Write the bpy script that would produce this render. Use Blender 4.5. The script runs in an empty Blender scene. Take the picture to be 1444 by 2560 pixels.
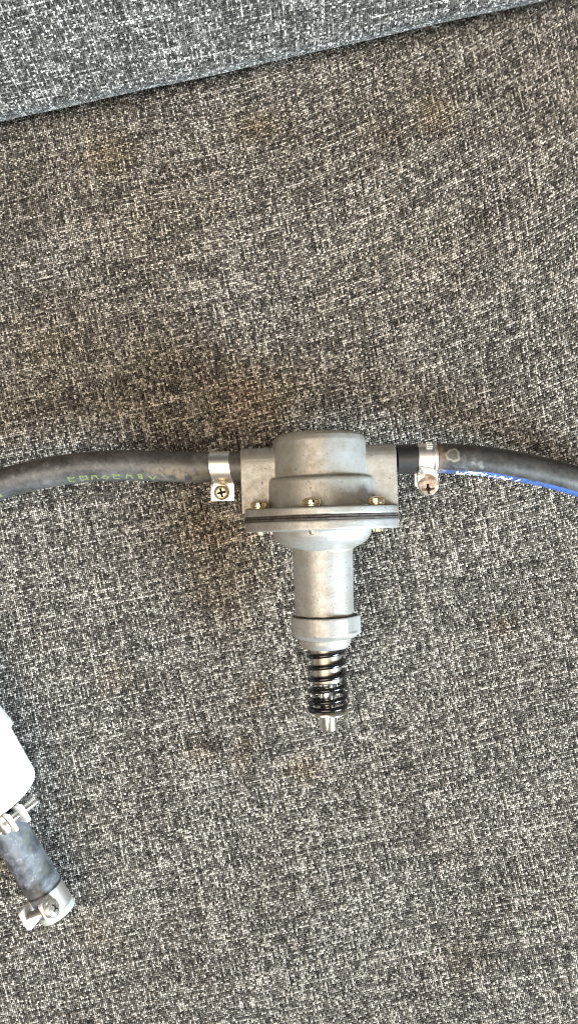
import bpy, bmesh, math, random
import numpy as np
from mathutils import Vector, Matrix, noise as mnoise

random.seed(7)
rng = np.random.default_rng(11)
S = 0.001                      # everything below is written in millimetres
scene = bpy.context.scene
COL = scene.collection
R = math.radians

# ------------------------------------------------------------------ camera
CAM_H = 287.0                  # mm above the seat cushion
FPX = 1950.0                   # focal length in photograph pixels (2560 tall)
cam_d = bpy.data.cameras.new("camera")
cam_d.sensor_fit = 'VERTICAL'
cam_d.sensor_height = 36.0
cam_d.lens = 36.0 * FPX / 2560.0
cam_d.clip_start = 0.01
cam_d.clip_end = 50.0
cam = bpy.data.objects.new("camera", cam_d)
cam.location = (0, 0, CAM_H * S)
COL.objects.link(cam)
scene.camera = cam

# ------------------------------------------------------------------ light
world = bpy.data.worlds.new("World")
scene.world = world
world.use_nodes = True
bg = world.node_tree.nodes["Background"]
bg.inputs[0].default_value = (1.0, 0.90, 0.77, 1)
bg.inputs[1].default_value = 0.24


def area_lamp(name, pos, target, size, power, col, shape='RECTANGLE', size_y=None):
    d = bpy.data.lights.new(name, 'AREA')
    d.shape = shape
    d.size = size
    d.size_y = size_y or size
    d.energy = power
    d.color = col
    o = bpy.data.objects.new(name, d)
    o.location = pos
    o.rotation_euler = (Vector(target) - Vector(pos)).to_track_quat('-Z', 'Y').to_euler()
    COL.objects.link(o)
    return o


area_lamp("window_light", (1.02, -0.74, 0.50), (0, 0, 0), 0.46, 74.0, (0.72, 0.88, 1.0), size_y=0.55)
area_lamp("room_light", (-0.45, -0.35, 1.80), (0, 0, 0), 1.5, 43.0, (1.0, 0.85, 0.67))

scene.view_settings.view_transform = 'Standard'
scene.view_settings.look = 'None'
scene.view_settings.exposure = 0.0
scene.view_settings.gamma = 1.0
scene.render.engine = 'CYCLES'
scene.cycles.max_bounces = 6
scene.cycles.filter_width = 1.15


# ------------------------------------------------------------------ helpers
def W(px, py, z):
    """the world point (mm) at height z that lies at a photograph pixel"""
    D = CAM_H - z
    return np.array([(px - 722.0) * D / FPX, (1280.0 - py) * D / FPX, z])


def mesh_np(name, verts, faces, mat=None, smooth=True, color=None, uv=None):
    """verts (N,3) in mm, faces (M,4) or list -> mesh"""
    me = bpy.data.meshes.new(name)
    verts = np.asarray(verts, dtype=np.float32) * S
    if isinstance(faces, np.ndarray):
        n, k = faces.shape
        me.vertices.add(len(verts))
        me.vertices.foreach_set("co", verts.ravel())
        me.loops.add(n * k)
        me.loops.foreach_set("vertex_index", faces.astype(np.int32).ravel())
        me.polygons.add(n)
        me.polygons.foreach_set("loop_start", np.arange(0, n * k, k, dtype=np.int32))
        me.update(calc_edges=True)
        me.validate()
    else:
        me.from_pydata([tuple(v) for v in verts.tolist()], [], faces)
    if smooth:
        me.polygons.foreach_set("use_smooth", np.ones(len(me.polygons), dtype=bool))
    if color is not None:
        at = me.color_attributes.new("tint", 'FLOAT_COLOR', 'POINT')
        c4 = np.ones((len(verts), 4), dtype=np.float32)
        c4[:, :3] = color
        at.data.foreach_set("color", c4.ravel())
    if mat:
        for m in (mat if isinstance(mat, (list, tuple)) else [mat]):
            me.materials.append(m)
    me.update()
    return me


def obj(name, me, parent=None, label=None, cat=None, group=None, kind=None):
    o = bpy.data.objects.new(name, me)
    COL.objects.link(o)
    if parent is not None:
        o.parent = parent
    if label: o["label"] = label
    if cat: o["category"] = cat
    if group: o["group"] = group
    if kind: o["kind"] = kind
    return o


def empty(name, mat=None, label=None, cat=None, group=None):
    o = obj(name, None, None, label, cat, group)
    o.empty_display_size = 0.01
    if mat is not None:
        o.matrix_world = mat
    return o


def sharp(me, deg=35):
    """smooth shading with edges kept crisp"""
    me.polygons.foreach_set("use_smooth", np.ones(len(me.polygons), dtype=bool))
    me.set_sharp_from_angle(angle=R(deg))
    return me


def bm_mesh(name, bm, mat, smooth_deg=35):
    me = bpy.data.meshes.new(name)
    bmesh.ops.recalc_face_normals(bm, faces=bm.faces)
    bmesh.ops.scale(bm, vec=(S, S, S), verts=bm.verts)
    bm.to_mesh(me)
    bm.free()
    for m in (mat if isinstance(mat, (list, tuple)) else [mat]):
        me.materials.append(m)
    sharp(me, smooth_deg)
    return me


def lathe(bm, prof, seg=64, axis='Y', off=(0, 0, 0), M=None, cap=True):
    """prof: (r, h) list revolved about an axis"""
    rings = []
    for r, h in prof:
        ring = []
        for k in range(seg):
            a = 2 * math.pi * k / seg
            c, s = math.cos(a) * r, math.sin(a) * r
            if axis == 'Y': p = Vector((c, h, -s))
            elif axis == 'X': p = Vector((h, c, s))
            else: p = Vector((c, s, h))
            p = p + Vector(off)
            if M is not None: p = M @ p
            ring.append(bm.verts.new(p))
        rings.append(ring)
    for a, b in zip(rings[:-1], rings[1:]):
        for k in range(seg):
            bm.faces.new((a[k], a[(k + 1) % seg], b[(k + 1) % seg], b[k]))
    if cap:
        bm.faces.new(rings[0])
        bm.faces.new(list(reversed(rings[-1])))
    return rings


def box(bm, x0, x1, y0, y1, z0, z1, M=None, bev=0.0):
    vs = []
    for x in (x0, x1):
        for y in (y0, y1):
            for z in (z0, z1):
                p = Vector((x, y, z))
                if M is not None: p = M @ p
                vs.append(bm.verts.new(p))
    q = [(0, 1, 3, 2), (4, 6, 7, 5), (0, 4, 5, 1), (2, 3, 7, 6), (0, 2, 6, 4), (1, 5, 7, 3)]
    fs = [bm.faces.new([vs[i] for i in f]) for f in q]
    if bev > 0:
        es = list({e for f in fs for e in f.edges})
        bmesh.ops.bevel(bm, geom=es, offset=bev, segments=2, affect='EDGES', profile=0.5)


def prism(bm, pts, axis, a0, a1, M=None):
    """extrude the closed polygon pts (2-D) along an axis"""
    def P(u, v, a):
        p = {'X': Vector((a, u, v)), 'Y': Vector((u, a, v)), 'Z': Vector((u, v, a))}[axis]
        return M @ p if M is not None else p
    A = [bm.verts.new(P(u, v, a0)) for u, v in pts]
    B = [bm.verts.new(P(u, v, a1)) for u, v in pts]
    n = len(pts)
    for k in range(n):
        bm.faces.new((A[k], A[(k + 1) % n], B[(k + 1) % n], B[k]))
    bm.faces.new(list(reversed(A)))
    bm.faces.new(B)


def rounded(prof, rad, n=4):
    """round every inner corner of an (r,h) profile"""
    out = [prof[0]]
    for a, b, c in zip(prof[:-2], prof[1:-1], prof[2:]):
        a, b, c = np.array(a, float), np.array(b, float), np.array(c, float)
        la, lc = np.linalg.norm(a - b), np.linalg.norm(c - b)
        d = min(rad, la * 0.45, lc * 0.45)
        p0, p1 = b + (a - b) / la * d, b + (c - b) / lc * d
        for k in range(n + 1):
            t = k / n
            out.append(tuple((1 - t) ** 2 * p0 + 2 * t * (1 - t) * b + t * t * p1))
    out.append(prof[-1])
    return out


def spline(pts, n):
    """Catmull-Rom through pts, n samples evenly spaced by length"""
    P = np.array(pts, float)
    P = np.vstack([2 * P[0] - P[1], P, 2 * P[-1] - P[-2]])
    out = []
    for i in range(1, len(P) - 2):
        for t in np.linspace(0, 1, 40, endpoint=False):
            a, b, c, d = P[i - 1], P[i], P[i + 1], P[i + 2]
            out.append(0.5 * ((2 * b) + (-a + c) * t + (2 * a - 5 * b + 4 * c - d) * t * t + (-a + 3 * b - 3 * c + d) * t ** 3))
    out.append(P[-2])
    out = np.array(out)
    L = np.concatenate([[0], np.cumsum(np.linalg.norm(np.diff(out, axis=0), axis=1))])
    s = np.linspace(0, L[-1], n)
    return np.stack([np.interp(s, L, out[:, k]) for k in range(3)], 1), s


def frames(C):
    T = np.gradient(C, axis=0)
    T /= np.linalg.norm(T, axis=1)[:, None]
    side = np.cross(T, np.array([0, 0, 1.0]))
    side /= np.linalg.norm(side, axis=1)[:, None]
    up = np.cross(side, T)
    return T, side, up


def tube_arrays(C, rad, seg):
    """phi = 0 is up (towards the camera), phi = +90 is the 'side' direction"""
    T, side, up = frames(C)
    n = len(C)
    rad = np.broadcast_to(rad, (n,))
    ph = np.linspace(0, 2 * np.pi, seg, endpoint=False)
    V = C[:, None, :] + rad[:, None, None] * (np.cos(ph)[None, :, None] * up[:, None, :] + np.sin(ph)[None, :, None] * side[:, None, :])
    i = np.arange(n - 1)[:, None] * seg
    k = np.arange(seg)[None, :]
    k2 = (k + 1) % seg
    F = np.stack([i + k, i + k2, i + seg + k2, i + seg + k], -1).reshape(-1, 4)
    return V, F, ph


def fractal(x, y, z, sc, octv=4):
    return mnoise.fractal((x * sc, y * sc, z * sc), 0.8, 2.0, octv)


# ------------------------------------------------------------------ materials
def new_mat(name):
    m = bpy.data.materials.new(name)
    m.use_nodes = True
    nt = m.node_tree
    b = nt.nodes["Principled BSDF"]
    return m, nt, b


def ramp(nt, fac, stops):
    n = nt.nodes.new("ShaderNodeValToRGB")
    cr = n.color_ramp
    while len(cr.elements) < len(stops): cr.elements.new(0.5)
    for e, (p, c) in zip(cr.elements, stops):
        e.position = p
        e.color = (*c, 1) if len(c) == 3 else c
    nt.links.new(fac, n.inputs[0])
    return n


def noise_tex(nt, scale, detail=4, rough=0.6, coord='Object', dist=0.0):
    tc = nt.nodes.new("ShaderNodeTexCoord")
    n = nt.nodes.new("ShaderNodeTexNoise")
    n.inputs["Scale"].default_value = scale
    n.inputs["Detail"].default_value = detail
    n.inputs["Roughness"].default_value = rough
    n.inputs["Distortion"].default_value = dist
    nt.links.new(tc.outputs[coord], n.inputs["Vector"])
    return n


def bump(nt, b, h, strength, dist_mm):
    n = nt.nodes.new("ShaderNodeBump")
    n.inputs["Strength"].default_value = strength
    n.inputs["Distance"].default_value = dist_mm * S
    nt.links.new(h, n.inputs["Height"])
    nt.links.new(n.outputs[0], b.inputs["Normal"])


def mixc(nt, fac, a, b, mode='MIX'):
    n = nt.nodes.new("ShaderNodeMix")
    n.data_type = 'RGBA'
    n.blend_type = mode
    for s, v in ((n.inputs[0], fac), (n.inputs[6], a), (n.inputs[7], b)):
        if isinstance(v, (int, float)): s.default_value = v
        elif isinstance(v, tuple): s.default_value = (*v, 1)
        else: nt.links.new(v, s)
    return n.outputs[2]


def mat_yarn():
    m, nt, b = new_mat("yarn")
    a = nt.nodes.new("ShaderNodeAttribute")
    a.attribute_name = "tint"
    nz = noise_tex(nt, 2600, 2, 0.6)
    r = ramp(nt, nz.outputs[0], [(0.3, (0.72, 0.72, 0.72)), (0.7, (1.2, 1.2, 1.2))])
    c = mixc(nt, 1.0, a.outputs[0], r.outputs[0], 'MULTIPLY')
    nt.links.new(c, b.inputs["Base Color"])
    b.inputs["Roughness"].default_value = 0.85
    b.inputs["Specular IOR Level"].default_value = 0.2
    b.inputs["Sheen Weight"].default_value = 0.10
    b.inputs["Sheen Roughness"].default_value = 0.5
    return m


def mat_backing():
    m, nt, b = new_mat("woven_backing")
    nz = noise_tex(nt, 500, 3, 0.7)
    r = ramp(nt, nz.outputs[0], [(0.35, (0.006, 0.005, 0.005)), (0.7, (0.016, 0.014, 0.012))])
    nt.links.new(r.outputs[0], b.inputs["Base Color"])
    b.inputs["Roughness"].default_value = 0.95
    b.inputs["Specular IOR Level"].default_value = 0.1
    return m


def mat_cast(name, base, stain, metal=0.55, rough=0.44, stain_amt=0.7, seed=0.0):
    m, nt, b = new_mat(name)
    big = noise_tex(nt, 95, 5, 0.65)
    r1 = ramp(nt, big.outputs[0], [(0.45, (0, 0, 0)), (0.64, (1, 1, 1))])
    fac = nt.nodes.new("ShaderNodeMath"); fac.operation = 'MULTIPLY'
    fac.inputs[1].default_value = stain_amt
    nt.links.new(r1.outputs[0], fac.inputs[0])
    c = mixc(nt, fac.outputs[0], base, stain)
    med = noise_tex(nt, 420, 5, 0.75)
    r2 = ramp(nt, med.outputs[0], [(0.30, (0.80, 0.79, 0.77)), (0.55, (1.0, 1.0, 1.0)), (0.8, (1.08, 1.08, 1.08))])
    c = mixc(nt, 1.0, c, r2.outputs[0], 'MULTIPLY')
    # small dark specks and scratches of grime
    sp = noise_tex(nt, 900, 2, 0.5)
    r3 = ramp(nt, sp.outputs[0], [(0.0, (0.25, 0.21, 0.17)), (0.27, (0.35, 0.30, 0.25)), (0.33, (1, 1, 1))])
    c = mixc(nt, 0.75, c, r3.outputs[0], 'MULTIPLY')
    nt.links.new(c, b.inputs["Base Color"])
    b.inputs["Metallic"].default_value = metal
    rr = ramp(nt, med.outputs[0], [(0.3, (rough + 0.12,) * 3), (0.7, (rough - 0.06,) * 3)])
    nt.links.new(rr.outputs[0], b.inputs["Roughness"])
    grain = noise_tex(nt, 1500, 4, 0.7)
    bump(nt, b, grain.outputs[0], 0.30, 0.28)
    return m


def mat_metal(name, col, rough=0.28, rust=0.0, rust_col=(0.20, 0.10, 0.045), metal=1.0, scale=260):
    m, nt, b = new_mat(name)
    nz = noise_tex(nt, scale, 5, 0.7)
    lo, hi = (0.62 - 0.3 * rust, 0.78 - 0.3 * rust)
    r = ramp(nt, nz.outputs[0], [(lo, (0, 0, 0)), (hi, (1, 1, 1))])
    c = mixc(nt, r.outputs[0] if rust > 0 else 0.0, col, rust_col)
    nt.links.new(c, b.inputs["Base Color"])
    if rust > 0:
        inv = ramp(nt, nz.outputs[0], [(lo, (metal,) * 3), (hi, (0.1,) * 3)])
        nt.links.new(inv.outputs[0], b.inputs["Metallic"])
        rr = ramp(nt, nz.outputs[0], [(lo, (rough,) * 3), (hi, (0.75,) * 3)])
        nt.links.new(rr.outputs[0], b.inputs["Roughness"])
    else:
        b.inputs["Metallic"].default_value = metal
        b.inputs["Roughness"].default_value = rough
    fine = noise_tex(nt, 1800, 3, 0.6)
    bump(nt, b, fine.outputs[0], 0.12, 0.15)
    return m


def mat_tint(name, rough=0.5, spec=0.5, bump_sc=900, bump_s=0.15, coat=0.0):
    """colour from the mesh's own tint attribute (dye, print, dust), grain from noise"""
    m, nt, b = new_mat(name)
    a = nt.nodes.new("ShaderNodeAttribute"); a.attribute_name = "tint"
    nz = noise_tex(nt, 700, 4, 0.7)
    r = ramp(nt, nz.outputs[0], [(0.3, (0.82, 0.82, 0.82)), (0.7, (1.15, 1.15, 1.15))])
    c = mixc(nt, 1.0, a.outputs[0], r.outputs[0], 'MULTIPLY')
    nt.links.new(c, b.inputs["Base Color"])
    b.inputs["Roughness"].default_value = rough
    b.inputs["Specular IOR Level"].default_value = spec
    g = noise_tex(nt, bump_sc, 3, 0.6)
    bump(nt, b, g.outputs[0], bump_s, 0.2)
    return m


def mat_plain(name, col, rough=0.5, spec=0.5, var=0.15, scale=400, sss=0.0):
    m, nt, b = new_mat(name)
    nz = noise_tex(nt, scale, 4, 0.65)
    lo = tuple(c * (1 - var) for c in col)
    hi = tuple(min(1, c * (1 + var)) for c in col)
    r = ramp(nt, nz.outputs[0], [(0.3, lo), (0.7, hi)])
    nt.links.new(r.outputs[0], b.inputs["Base Color"])
    b.inputs["Roughness"].default_value = rough
    b.inputs["Specular IOR Level"].default_value = spec
    if sss > 0:
        b.inputs["Subsurface Weight"].default_value = sss
        b.inputs["Subsurface Radius"].default_value = (2 * S, 2 * S, 2 * S)
        b.inputs["Subsurface Scale"].default_value = 1.0
    bump(nt, b, nz.outputs[0], 0.05, 0.2)
    return m


M_YARN = mat_yarn()
M_BACK = mat_backing()
M_CAST = mat_cast("cast_zinc", (0.385, 0.38, 0.36), (0.28, 0.24, 0.185))
M_CAST2 = mat_cast("cast_zinc_lower", (0.40, 0.395, 0.38), (0.305, 0.265, 0.205), stain_amt=0.6)
M_GASKET = mat_plain("gasket_rubber", (0.055, 0.047, 0.042), 0.7, 0.3, 0.6, 700)
M_STEEL = mat_metal("plated_steel", (0.78, 0.74, 0.66), 0.24)
M_BRASSY = mat_metal("yellow_plated_steel", (0.84, 0.68, 0.44), 0.26)
M_BAND = mat_metal("clamp_band_steel", (0.88, 0.87, 0.84), 0.40)
M_RUSTY = mat_metal("rusty_steel", (0.66, 0.55, 0.46), 0.45, 0.72, (0.25, 0.15, 0.085), scale=210)
M_EAR = mat_metal("clamp_ear_steel", (0.80, 0.77, 0.72), 0.38, 0.2, (0.30, 0.20, 0.12))
M_THREAD = mat_metal("threaded_steel", (0.52, 0.49, 0.45), 0.35)
M_PLATE = mat_metal("zinc_plate", (0.80, 0.79, 0.77), 0.5, 0.15, (0.35, 0.25, 0.16), metal=0.55)
M_GRIME = mat_plain("black_grime", (0.018, 0.014, 0.011), 0.8, 0.2)
M_RING = mat_plain("dark_brown", (0.045, 0.034, 0.025), 0.5, 0.3, 0.5, 900)
M_SPRING = mat_plain("black_spring_steel", (0.004, 0.004, 0.0045), 0.16, 0.6, 0.3)
M_SLEEVE = mat_metal("dull_sleeve", (0.40, 0.37, 0.32), 0.42)
M_ROD = mat_metal("polished_rod", (0.80, 0.77, 0.70), 0.20)
M_HOSE = mat_tint("dusty_rubber", 0.40, 0.5)
M_PRINT_W = mat_plain("white_print", (0.88, 0.90, 0.92), 0.6, 0.3)
M_PRINT_G = mat_plain("green_print", (0.155, 0.185, 0.075), 0.7, 0.2, 0.35, 1500)
M_WHITE = mat_plain("white_plastic", (0.92, 0.89, 0.83), 0.35, 0.5, 0.01, 200)
M_LINT = mat_plain("lint", (0.55, 0.52, 0.47), 0.9, 0.1)

# ------------------------------------------------------------------ sofa frame: u along the seam, v towards the backrest
TH = R(12.6)
CT, ST = math.cos(TH), math.sin(TH)
V_SEAM = 161.5


def uv2xy(u, v):
    return u * CT - v * ST, u * ST + v * CT


def xy2uv(x, y):
    return x * CT + y * ST, -x * ST + y * CT


_ph = rng.uniform(0, 6.28, 12)


def waves(u, v):
    return (0.55 * np.sin(u * 0.035 + _ph[0]) * np.sin(v * 0.028 + _ph[1])
            + 0.40 * np.sin(u * 0.06 + v * 0.045 + _ph[2]) + 0.30 * np.sin(-u * 0.05 + v * 0.085 + _ph[3]))


PUMP_O = W(803, 1291, 24.0)


def seat_z(u, v):
    z = waves(u, v)
    t = np.clip((v - 108) / 62, 0, 1)
    z = z - 6.5 * t * t * (3 - 2 * t)
    t2 = np.clip((v - 158) / 22, 0, 1.6)
    z = z - 9.0 * t2 * t2
    # dent where the flange sinks in
    x, y = uv2xy(u, v)
    z = z - 2.6 * np.exp(-(((x - PUMP_O[0]) / 16) ** 2 + ((y - PUMP_O[1]) / 7) ** 2))
    return z - 0.7


def seat_warp(s, t):
    """cloth coordinates -> (u, v): the rows pull up towards the rear right"""
    k = np.clip((t + 60) / 210, 0, 1)
    k = k * k * (3 - 2 * k)
    q = np.clip(s + 5, 0, None)
    dv = 0.5 * 0.0036 * q * q * k
    dv = dv + 0.5 * np.sin(s * 0.05 + _ph[4]) * np.cos(t * 0.03 + _ph[5])
    k2 = np.clip((t + 20) / 200, 0, 1)
    du = k2 * np.clip(s + 40, 0, None) * 0.10
    du = du + 0.5 * np.sin(t * 0.045 + _ph[6]) * np.cos(s * 0.025 + _ph[7])
    return s + du, t + dv - 0.0


def seat_pos(s, t):
    u, v = seat_warp(s, t)
    x, y = uv2xy(u, v)
    return np.stack([x, y, seat_z(u, v)], -1)


# backrest profile: a rolled lower edge, then a face leaning back 20 degrees
BR, BVC, BZC = 14.0, 176.3, 6.0
A_END = R(160.0)
A_START = R(262.0)
ARC_L = BR * (A_START - A_END)


def back_pos(s, w):
    """s along the seam, w up the cloth from under the rolled edge"""
    a = np.where(w < ARC_L, A_START - w / BR, A_END)
    e = np.clip(w - ARC_L, 0, None)
    v = BVC + BR * np.cos(a) + e * math.sin(R(20))
    z = BZC + BR * np.sin(a) + e * math.cos(R(20))
    bul = 0.25 * np.sin(s * 0.04 + 1.0) * np.sin(w * 0.06) + 0.15 * np.sin(s * 0.11 + w * 0.05)
    v = v - bul
    x, y = uv2xy(s + 0.0 * v, v)
    return np.stack([x, y, z], -1)


# ------------------------------------------------------------------ the weave: each visible float of yarn is real geometry
def smooth_noise(n, m, L):
    a = rng.standard_normal((n, m + 4 * L))
    k = np.hanning(2 * L + 1)
    k /= np.sqrt((k ** 2).sum())
    out = np.apply_along_axis(lambda r: np.convolve(r, k, 'same'), 1, a)
    return out[:, 2 * L:2 * L + m]


STAINS_AND_SHADE = [(270, 390, 75, 60, .55), (640, 315, 70, 35, .6), (1085, 285, 60, 60, .55), (960, 340, 60, 30, .4), (640, 1000, 110, 90, .5),  # tan stains, plus brown window shadow tinted into the yarn around the pump
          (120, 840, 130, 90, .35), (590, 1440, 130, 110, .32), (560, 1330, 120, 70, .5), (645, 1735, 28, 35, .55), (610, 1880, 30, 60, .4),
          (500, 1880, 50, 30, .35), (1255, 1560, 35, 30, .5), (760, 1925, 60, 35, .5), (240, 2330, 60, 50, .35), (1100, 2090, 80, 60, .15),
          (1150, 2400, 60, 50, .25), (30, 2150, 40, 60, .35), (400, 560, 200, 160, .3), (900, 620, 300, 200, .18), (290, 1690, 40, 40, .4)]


def yarn_color(P, tone, warm):
    """dyed fibre: charcoal to cream, with tan stains and brown window shade tinted in"""
    t = tone[:, None]
    dark = np.array([0.014, 0.0125, 0.0115])
    mid = np.array([0.165, 0.152, 0.134])
    light = np.array([0.76, 0.72, 0.655])
    c = np.where(t < 0.5, dark + (mid - dark) * (t / 0.5) ** 1.4, mid + (light - mid) * ((t - 0.5) / 0.5) ** 1.25)
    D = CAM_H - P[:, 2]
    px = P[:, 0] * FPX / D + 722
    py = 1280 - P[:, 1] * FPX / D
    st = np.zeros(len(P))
    for x, y, rx, ry, k in STAINS_AND_SHADE:
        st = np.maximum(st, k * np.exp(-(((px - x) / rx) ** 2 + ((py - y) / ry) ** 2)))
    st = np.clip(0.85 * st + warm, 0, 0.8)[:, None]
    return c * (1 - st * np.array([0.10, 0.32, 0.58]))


def weave(pos, s0, s1, t0, t1, ps, pt, cull, warm_fn, bias=0.0):
    ns, nt = int((s1 - s0) / ps), int((t1 - t0) / pt)
    # tone of the yarns: slubs run along each thread
    warp = 0.32 * smooth_noise(ns, nt, 5) + 0.45 * smooth_noise(ns, nt, 22) + 0.26 * rng.standard_normal((ns, 1)) + 0.95 * rng.standard_normal((ns, nt))
    weft = 0.32 * smooth_noise(nt, ns, 5) + 0.45 * smooth_noise(nt, ns, 22) + 0.26 * rng.standard_normal((nt, 1)) + 0.95 * rng.standard_normal((nt, ns))
    thick_w = 1 + 0.16 * smooth_noise(ns, nt, 8)
    thick_f = 1 + 0.16 * smooth_noise(nt, ns, 8)
    I, J = np.meshgrid(np.arange(ns), np.arange(nt), indexing='ij')
    I, J = I.ravel(), J.ravel()
    jx = rng.normal(0, 0.06, I.size)
    jy = rng.normal(0, 0.06, I.size)
    s = s0 + (I + 0.5 + jx) * ps
    t = t0 + (J + 0.5 + jy) * pt
    P = pos(s, t)
    keep = cull(P)
    I, J, s, t, P = I[keep], J[keep], s[keep], t[keep], P[keep]
    e = 0.3
    du = pos(s + e, t) - pos(s - e, t)
    dv = pos(s, t + e) - pos(s, t - e)
    nrm = np.cross(du, dv)
    nrm /= np.linalg.norm(nrm, axis=1)[:, None]
    isf = ((I + J) % 2 == 0)
    tone = np.where(isf, weft[J, I], warp[I, J])
    th = np.clip(np.where(isf, thick_f[J, I], thick_w[I, J]), 0.7, 1.35)
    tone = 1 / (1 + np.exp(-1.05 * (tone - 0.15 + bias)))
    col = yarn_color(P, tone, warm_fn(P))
    n = len(P)
    half_l = np.where(isf, 0.76 * ps, 0.78 * pt) * rng.uniform(0.9, 1.08, n)
    half_w = np.where(isf, 0.345 * pt, 0.34 * ps) * th
    ang = rng.normal(0, 0.07, n)
    V = np.empty((n, 4, 3, 3), np.float32)
    for a, (la, wa, ha) in enumerate(((-1, .62, -.17), (-.5, 1, .20), (.5, 1, .20), (1, .62, -.17))):
        for b, (wb, hb) in enumerate(((-1, -.10), (0, .17), (1, -.10))):
            al = la * half_l
            ac = wb * wa * half_w
            al, ac = al - ac * ang, ac + al * ang
            ss = np.where(isf, s + al, s + ac)
            tt = np.where(isf, t + ac, t - al)
            V[:, a, b] = pos(ss, tt) + nrm * ((ha + hb * wa) * th)[:, None]
    base = (np.arange(n) * 12)[:, None, None]
    q = []
    for a in range(3):
        for b in range(2):
            q.append([a * 3 + b, a * 3 + b + 1, a * 3 + b + 4, a * 3 + b + 3])
    q = np.array(q)[None]
    F = (base + q).reshape(-1, 4)
    # both float kinds must face outward
    flip = np.repeat(isf, 6)
    fn = F.copy()
    a0 = V.reshape(-1, 3)
    nn = np.cross(a0[F[:, 1]] - a0[F[:, 0]], a0[F[:, 3]] - a0[F[:, 0]])
    bad = (nn * np.repeat(nrm, 6, axis=0)).sum(1) < 0
    fn[bad] = F[bad][:, ::-1]
    C = np.repeat(col, 12, axis=0)
    return a0, fn, C


def in_frame(P, m):
    D = CAM_H - P[:, 2]
    return (np.abs(P[:, 0] * FPX / D) < 722 + m) & (np.abs(P[:, 1] * FPX / D) < 1280 + m)


def seat_cull(P):
    u, v = xy2uv(P[:, 0], P[:, 1])
    return in_frame(P, 75) & (v < 178)


def seat_warm(P):
    D = CAM_H - P[:, 2]
    px = P[:, 0] * FPX / D + 722
    py = 1280 - P[:, 1] * FPX / D
    return 0.04 + 0.08 * np.clip((1500 - py) / 900, 0, 1)  # warm cast of the rear seat, turned from the window, tinted into the yarn


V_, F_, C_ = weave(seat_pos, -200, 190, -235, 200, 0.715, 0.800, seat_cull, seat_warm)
n_seat = len(V_) // 12
# the seat cushion body under its cover
us, vs = np.meshgrid(np.linspace(-190, 190, 120), np.linspace(-260, 188, 150), indexing='ij')
xs, ys = uv2xy(us, vs)
G = np.stack([xs, ys, seat_z(us, vs) - 0.32], -1).reshape(-1, 3)
nu, nv = us.shape
ii, jj = np.meshgrid(np.arange(nu - 1), np.arange(nv - 1), indexing='ij')
ii, jj = ii.ravel(), jj.ravel()
GF = np.stack([ii * nv + jj, (ii + 1) * nv + jj, (ii + 1) * nv + jj + 1, ii * nv + jj + 1], -1)
seat = obj("seat_cushion", mesh_np("seat_cushion", G, GF, M_BACK), None,
           "flat grey tweed sofa seat cushion with tan stains and painted brown shade by the pump", "cushion")
obj("woven_yarn", mesh_np("woven_yarn", V_, F_, M_YARN, color=C_), seat, kind="stuff")

# backrest
V_, F_, C_ = weave(back_pos, -190, 190, 6, 88, 0.74, 0.80, lambda P: in_frame(P, 75), lambda P: np.zeros(len(P)), bias=-0.38)  # darker bias imitates weaker light on the backrest; same cloth as the seat
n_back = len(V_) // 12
us, vs = np.meshgrid(np.linspace(-200, 200, 100), np.concatenate([np.linspace(0, ARC_L, 20), np.linspace(ARC_L + 3, 300, 60)]), indexing='ij')
G = back_pos(us, vs).reshape(-1, 3)
nu, nv = us.shape
ii, jj = np.meshgrid(np.arange(nu - 1), np.arange(nv - 1), indexing='ij')
ii, jj = ii.ravel(), jj.ravel()
GF = np.stack([ii * nv + jj, (ii + 1) * nv + jj, (ii + 1) * nv + jj + 1, ii * nv + jj + 1], -1)
G2 = G.copy()
bu, bv = xy2uv(G[:, 0], G[:, 1])
bx, by = uv2xy(bu, bv + 0.32)
G2[:, 0], G2[:, 1] = bx, by
back = obj("back_cushion", mesh_np("back_cushion", G2, GF, M_BACK), None,
           "upright bluish grey tweed sofa backrest rising behind the seat", "cushion")
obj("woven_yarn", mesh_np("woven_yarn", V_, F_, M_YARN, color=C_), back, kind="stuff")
print("floats", n_seat, n_back)

# ------------------------------------------------------------------ lint and pet hairs on the cloth
HAIRS = [((1290, 230), (1345, 268), .3), ((1312, 345), (1285, 430), .25), ((700, 58), (740, 64), .3), ((1075, 60), (1098, 66), .3),
         ((845, 270), (862, 300), .2), ((265, 165), (295, 138), .3), ((60, 285), (30, 300), .2), ((720, 1400), (735, 1372), .3), ((690, 1418), (745, 1372), .2),
         ((830, 2055), (770, 2110), .4), ((800, 2130), (740, 2160), .4), ((360, 1450), (395, 1480), .3), ((180, 1690), (205, 1650), .3),
         ((1250, 1540), (1285, 1500), .4), ((1285, 1750), (1310, 1775), .3), ((1020, 2195), (1010, 2240), .3), ((1325, 2240), (1350, 2200), .3),
         ((480, 1560), (505, 1490), .2), ((610, 1640), (640, 1600), .2), ((860, 990), (880, 1000), .3), ((1040, 560), (1075, 590), .3),
         ((520, 740), (560, 720), .3), ((150, 640), (140, 700), .3), ((930, 2380), (1000, 2350), .3), ((300, 2420), (350, 2460), .3)]
for _ in range(420):
    x, y = rng.uniform(0, 1444), rng.uniform(330, 2560)
    a, L = rng.uniform(0, 6.28), rng.uniform(7, 26)
    HAIRS.append(((x, y), (x + L * math.cos(a), y + L * math.sin(a)), rng.normal(0, .4)))
lv, lf, off = [], [], 0
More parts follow.
